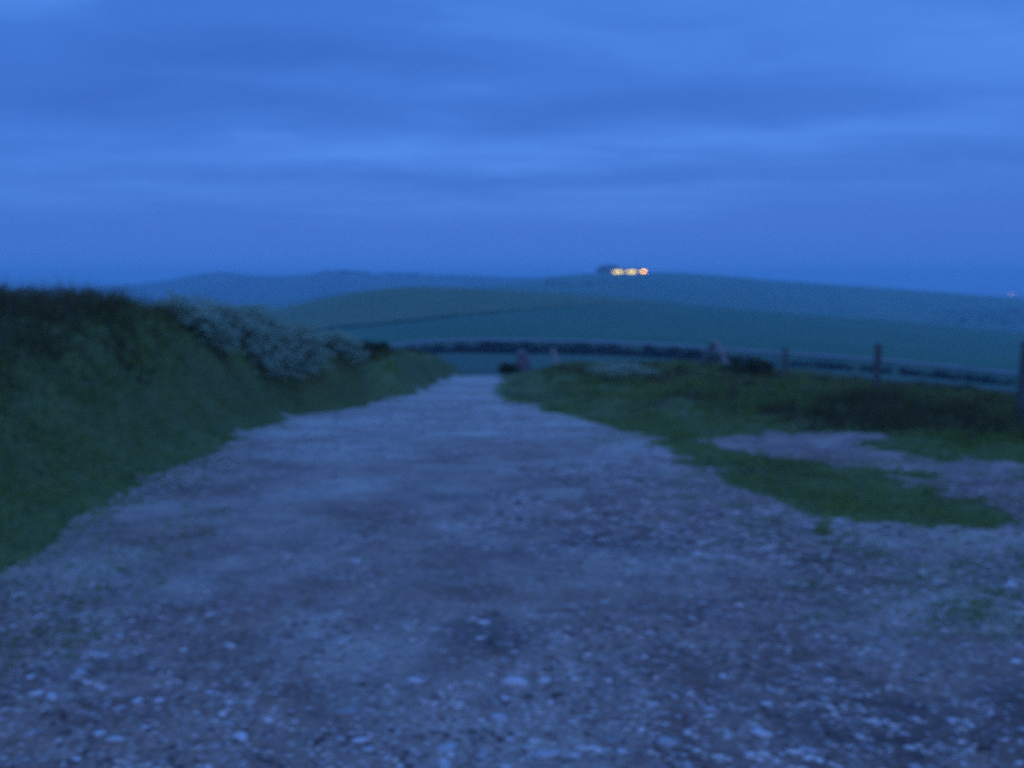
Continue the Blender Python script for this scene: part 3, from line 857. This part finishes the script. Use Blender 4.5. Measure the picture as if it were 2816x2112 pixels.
# ------------------------------------------------------------------ lit barn on the ridge, its lamp, and the far lamp
bx, by, bz = on(HVt, 625, 1105)
barn = thing('barn', 'long low barn with two lit openings on the ridge beside dark trees', 'barn', (bx, by, bz - .6))
L, Wd, Hh = 46.0, 12.0, 4.6
v1 = []
def wall_front(x0, x1, z0, z1): return box(x0, x1, -Wd / 2, -Wd / 2 + .25, z0, z1)
op = [(-15.5, -5.0), (1.0, 11.5)]
parts = [box(-L / 2, L / 2, Wd / 2 - .25, Wd / 2, 0, Hh), box(-L / 2, -L / 2 + .25, -Wd / 2 + .25, Wd / 2 - .25, 0, Hh), box(L / 2 - .25, L / 2, -Wd / 2 + .25, Wd / 2 - .25, 0, Hh),
         wall_front(-L / 2, -15.5, 0, Hh), wall_front(-5, 1, 0, Hh), wall_front(11.5, L / 2, 0, Hh),
         wall_front(-15.5, -5, 0, 1.2), wall_front(1, 11.5, 0, 1.2), wall_front(-15.5, -5, 3.7, Hh), wall_front(1, 11.5, 3.7, Hh)]
v, f = join(*parts)
obj('wall', v, f, M['barn_wall'], barn)
rv_ = [(-L / 2 - .5, -Wd / 2 - .5, Hh), (L / 2 + .5, -Wd / 2 - .5, Hh), (L / 2 + .5, Wd / 2 + .5, Hh), (-L / 2 - .5, Wd / 2 + .5, Hh), (-L / 2 - .5, 0, Hh + 1.7), (L / 2 + .5, 0, Hh + 1.7)]
obj('roof', rv_, [(0, 1, 5, 4), (2, 3, 4, 5), (3, 0, 4), (1, 2, 5), (3, 2, 1, 0)], M['barn_roof'], barn)
for a, b in op:
    v, f = box(a + .02, b - .02, -Wd / 2 + .10, -Wd / 2 + .16, 1.22, 3.68)
    o = obj('window', v, f, M['lit'], barn); o['label'] = 'wide opening glowing warm yellow'
    for k in (1, 2, 3):
        v, f = box(a + (b - a) * k / 4 - .12, a + (b - a) * k / 4 + .12, -Wd / 2 + .02, -Wd / 2 + .09, 1.22, 3.68)
        obj('mullion', v, f, M['barn_wall'], o)
def lamp(name, label, u, Y, V, hgt, size, mat):
    x, y, z = on(V, u, Y)
    root = thing(name, label, 'lamp', (x, y, z - .3))
    v, f = tube([(0, .3, 0), (0, .3, hgt), (0, 0, hgt + .6)], [.14, .10, .08], 8)
    obj('pole', v, f, M['lamp_pole'], root)
    v, f = join(box(-size * .5, size * .5, -.02, .35, hgt + .12, hgt + .3), box(-size * .5, size * .5, .2, .35, hgt - size * .45, hgt + .12))
    obj('lamp_housing', v, f, M['lamp_pole'], root)
    v, f = box(-size * .48, size * .48, .0, .18, hgt - size * .42, hgt + .10)
    obj('lamp_glass', v, f, M[mat], root)
    return root
lamp('floodlight', 'bright orange floodlight on a pole at the right end of the lit barn', 642.5, 1092, HVt, 3.6, 4.2, 'sodium')
lamp('floodlight', 'tiny faint orange lamp on the far right end of the ridge', 1009, 1145, HVt, 5.4, 1.7, 'far_lamp')
# pale bare patch on the slope below the barn
def on_row(V, u, v):                                      # the point of a swept hill seen at bearing u and row v
    k = int(np.argmin(np.abs(U2 - u))); c = V[:, k]
    pu_, pv_ = project(c[:, 0], c[:, 1], c[:, 2])
    m = slice(6, 49)
    return float(np.interp(v, pv_[m][::-1], c[m, 1][::-1]))
PQ = []
for i, u in enumerate(np.linspace(616, 653, 16)):
    wv = 1.3 * math.sin(math.pi * (i + .6) / 16.2)
    for v in (295 + wv, 295 - wv):
        x, y, z = on(HVt, u, on_row(HVt, u, v + .05 * (u - 634)))
        PQ.append((x, y, z + .5))
obj('bare_ground', PQ, [(2 * i, 2 * i + 2, 2 * i + 3, 2 * i + 1) for i in range(15)], M['bare'], kind='structure')

# ------------------------------------------------------------------ loose stones and gravel on the track
def stone_mesh(seed, ext):
    r_ = np.random.default_rng(seed)
    V, Fc = [], []
    nu, nv = 9, 6
    V.append((0, 0, -1.0))
    ph = r_.uniform(0, 6.28, 4); am = r_.uniform(.06, .20, 4)
    for j in range(1, nv):
        el = -math.pi / 2 + math.pi * j / nv
        for i in range(nu):
            az = 2 * math.pi * i / nu
            r = 1 + am[0] * math.sin(2 * az + ph[0]) + am[1] * math.sin(3 * az + ph[1]) * math.cos(el) + am[2] * math.sin(2 * el + ph[2]) * .6 + r_.normal(0, .045)
            V.append((math.cos(el) * math.cos(az) * r, math.cos(el) * math.sin(az) * r, math.sin(el) * r))
    V.append((0, 0, 1.0))
    for i in range(nu):
        Fc.append((0, 1 + (i + 1) % nu, 1 + i))
        for j in range(nv - 2):
            a = 1 + j * nu
            Fc.append((a + i, a + (i + 1) % nu, a + nu + (i + 1) % nu, a + nu + i))
        a = 1 + (nv - 2) * nu
        Fc.append((a + i, a + (i + 1) % nu, len(V) - 1))
    V = np.array(V) * np.array(ext)
    return [tuple(p) for p in V], Fc
PROTO = []
for k in range(10):
    v, f = stone_mesh(100 + k, (1.0, .55 + .07 * (k % 5), .26 + .05 * (k % 3)))
    me = bpy.data.meshes.new('stone'); me.from_pydata(v, [], f); me.materials.append(M['stone'])
    me.polygons.foreach_set('use_smooth', np.full(len(me.polygons), True))
    PROTO.append(me)
def stone(x, y, half, rz, k, label, group):
    o = bpy.data.objects.new('stone', PROTO[k % 10]); col.objects.link(o)
    o.location = (x, y, gz(x, y) + .004 + half * .02)
    o.scale = (half, half, half)
    o.rotation_euler = (random.uniform(-.15, .15), random.uniform(-.15, .15), rz)
    return tag(o, label, 'stone', group)
BIG = [(347, 715, 27, 'large flat whitish stone lying alone at the lower left centre of the track'),
       (116, 744, 22, 'pale oval stone low on the left of the track near the frame edge'),
       (516, 685, 27, 'broad pinkish white flat stone in the middle of the foreground track'),
       (547, 757, 24, 'bright lilac white stone at the bottom edge of the foreground track'),
       (447, 751, 20, 'bluish pale stone near the bottom edge left of the bright lilac one'),
       (762, 737, 22, 'whitish stone at the lower right of the track, largest on that side'),
       (612, 744, 20, 'flattish pale stone near the bottom between the lilac stone and the right side'),
       (667, 746, 24, 'pale worn stone paired with a smaller one at the bottom right of centre'),
       (426, 514, 9, 'small bright white stone alone in the middle distance of the track'),
       (697, 554, 11, 'bright blue white stone on the right of the track near the grass edge'),
       (228, 647, 11, 'bright small stone on the smooth left side of the track'),
       (96, 657, 19, 'pale stone with stony scatter beside it at the far left of the track'),
       (434, 632, 15, 'light wedge shaped stone left of centre on the foreground track'),
       (484, 624, 12, 'round bluish stone just right of the wedge shaped one'),
       (356, 563, 13, 'double lumped pale stone left of centre in the middle of the track'),
       (415, 683, 19, 'pale cluster stone left of the broad pinkish one'),
       (360, 744, 16, 'greyish pink stone below the large flat whitish one')]
taken = []
for i, (u, v, wpx, lab) in enumerate(BIG):
    x, y = ground_at(u, v)
    half = wpx / 2 / F * math.hypot(y, CZ) * 1.0
    taken.append((x, y, half))
    stone(x, y, half, random.uniform(-.3, .3), i, lab, None)
cnt = 0
tries = 0
while cnt < 283 and tries < 20000:
    tries += 1
    u_ = random.random()
    y = 2.1 * (9.5 / 2.1) ** u_
    x = random.uniform(-.62, .62) * (y + .4)
    if float(grassiness(np.array([x]), np.array([y]))[0]) > -.08: continue
    dens = float(fbm(np.array([x * .8]), np.array([y * .8]), 61, 3)[0]) + .10 * (x + 1.2 > 0) - .22 * (x < -.2 and y > 3.3)
    if dens + random.uniform(-.35, .35) < .0: continue
    half = random.uniform(.015, .024) * (1.0 + .9 * random.random() ** 5)
    if any(abs(x - a) < half + c and abs(y - b) < half + c for a, b, c in taken): continue
    taken.append((x, y, half))
    stone(x, y, half, random.uniform(0, 3.14), cnt, 'small pale chalk or flint stone lying loose on the stony track', 'loose pale stones on the track')
    cnt += 1
# gravel: tens of thousands of chips
oc_v = np.array([(1, 0, 0), (-1, 0, 0), (0, 1, 0), (0, -1, 0), (0, 0, 1), (0, 0, -1)], float)
oc_f = np.array([(0, 2, 4), (2, 1, 4), (1, 3, 4), (3, 0, 4), (2, 0, 5), (1, 2, 5), (3, 1, 5), (0, 3, 5)])
n = 230000
x, y = scatter(n, 1.6, 24, -.7, .7)
gr = grassiness(x, y)
dn = fbm(x * .8, y * .8, 61, 3) + .16 * (x > -1.0) - .2 * ((x < -.2) & (y > 3.3) & (y < 12)) - .45 * ((x > 2.0) & (y > 5.2)) - .15 * ((x > 1.6) & (y > 3.2) & (y < 5.2))
ok = (gr < .02) & (dn + rng.uniform(-.42, .42, n) > .02)
x, y = x[ok], y[ok]; n = len(x)
s = (.0036 + .0120 * rng.random(n) ** 2.6) * (1 + .05 * y)
an = rng.uniform(0, 6.28, n)
L_ = oc_v[None] * (1 + rng.normal(0, .22, (n, 6, 1))) * np.stack([s, s * rng.uniform(.5, .95, n), s * rng.uniform(.35, .65, n)], -1)[:, None, :]
ca, sa = np.cos(an)[:, None], np.sin(an)[:, None]
GVx = L_[..., 0] * ca - L_[..., 1] * sa + x[:, None]
GVy = L_[..., 0] * sa + L_[..., 1] * ca + y[:, None]
GVz = L_[..., 2] + (H(x, y) + .005 + s * .12)[:, None]
V = np.stack([GVx, GVy, GVz], -1).reshape(-1, 3)
T = (oc_f[None] + (np.arange(n) * 6)[:, None, None]).reshape(-1, 3)
tag(obj('gravel', V, T, M['gravel']), 'chalk and flint gravel scattered over the stony track', 'gravel', kind='stuff')

# ------------------------------------------------------------------ dusk haze lying in the valley
v, f = box(-5150, 5150, -1450, 5350, -113, 19)
hz = obj('haze', v, f, None)
tag(hz, 'blue evening haze filling the valley and fading the far hills', 'haze', kind='stuff')
hm = bpy.data.materials.new('haze'); hm.use_nodes = True
t = NT(hm.node_tree); t.n.clear()
pv = t.new('ShaderNodeVolumePrincipled')
pv.inputs['Color'].default_value = (.60, .86, .98, 1)
pv.inputs['Density'].default_value = .00052
pv.inputs['Anisotropy'].default_value = .55
mo = t.new('ShaderNodeOutputMaterial')
t.l.new(pv.outputs[0], mo.inputs['Volume'])
hz.data.materials.append(hm)
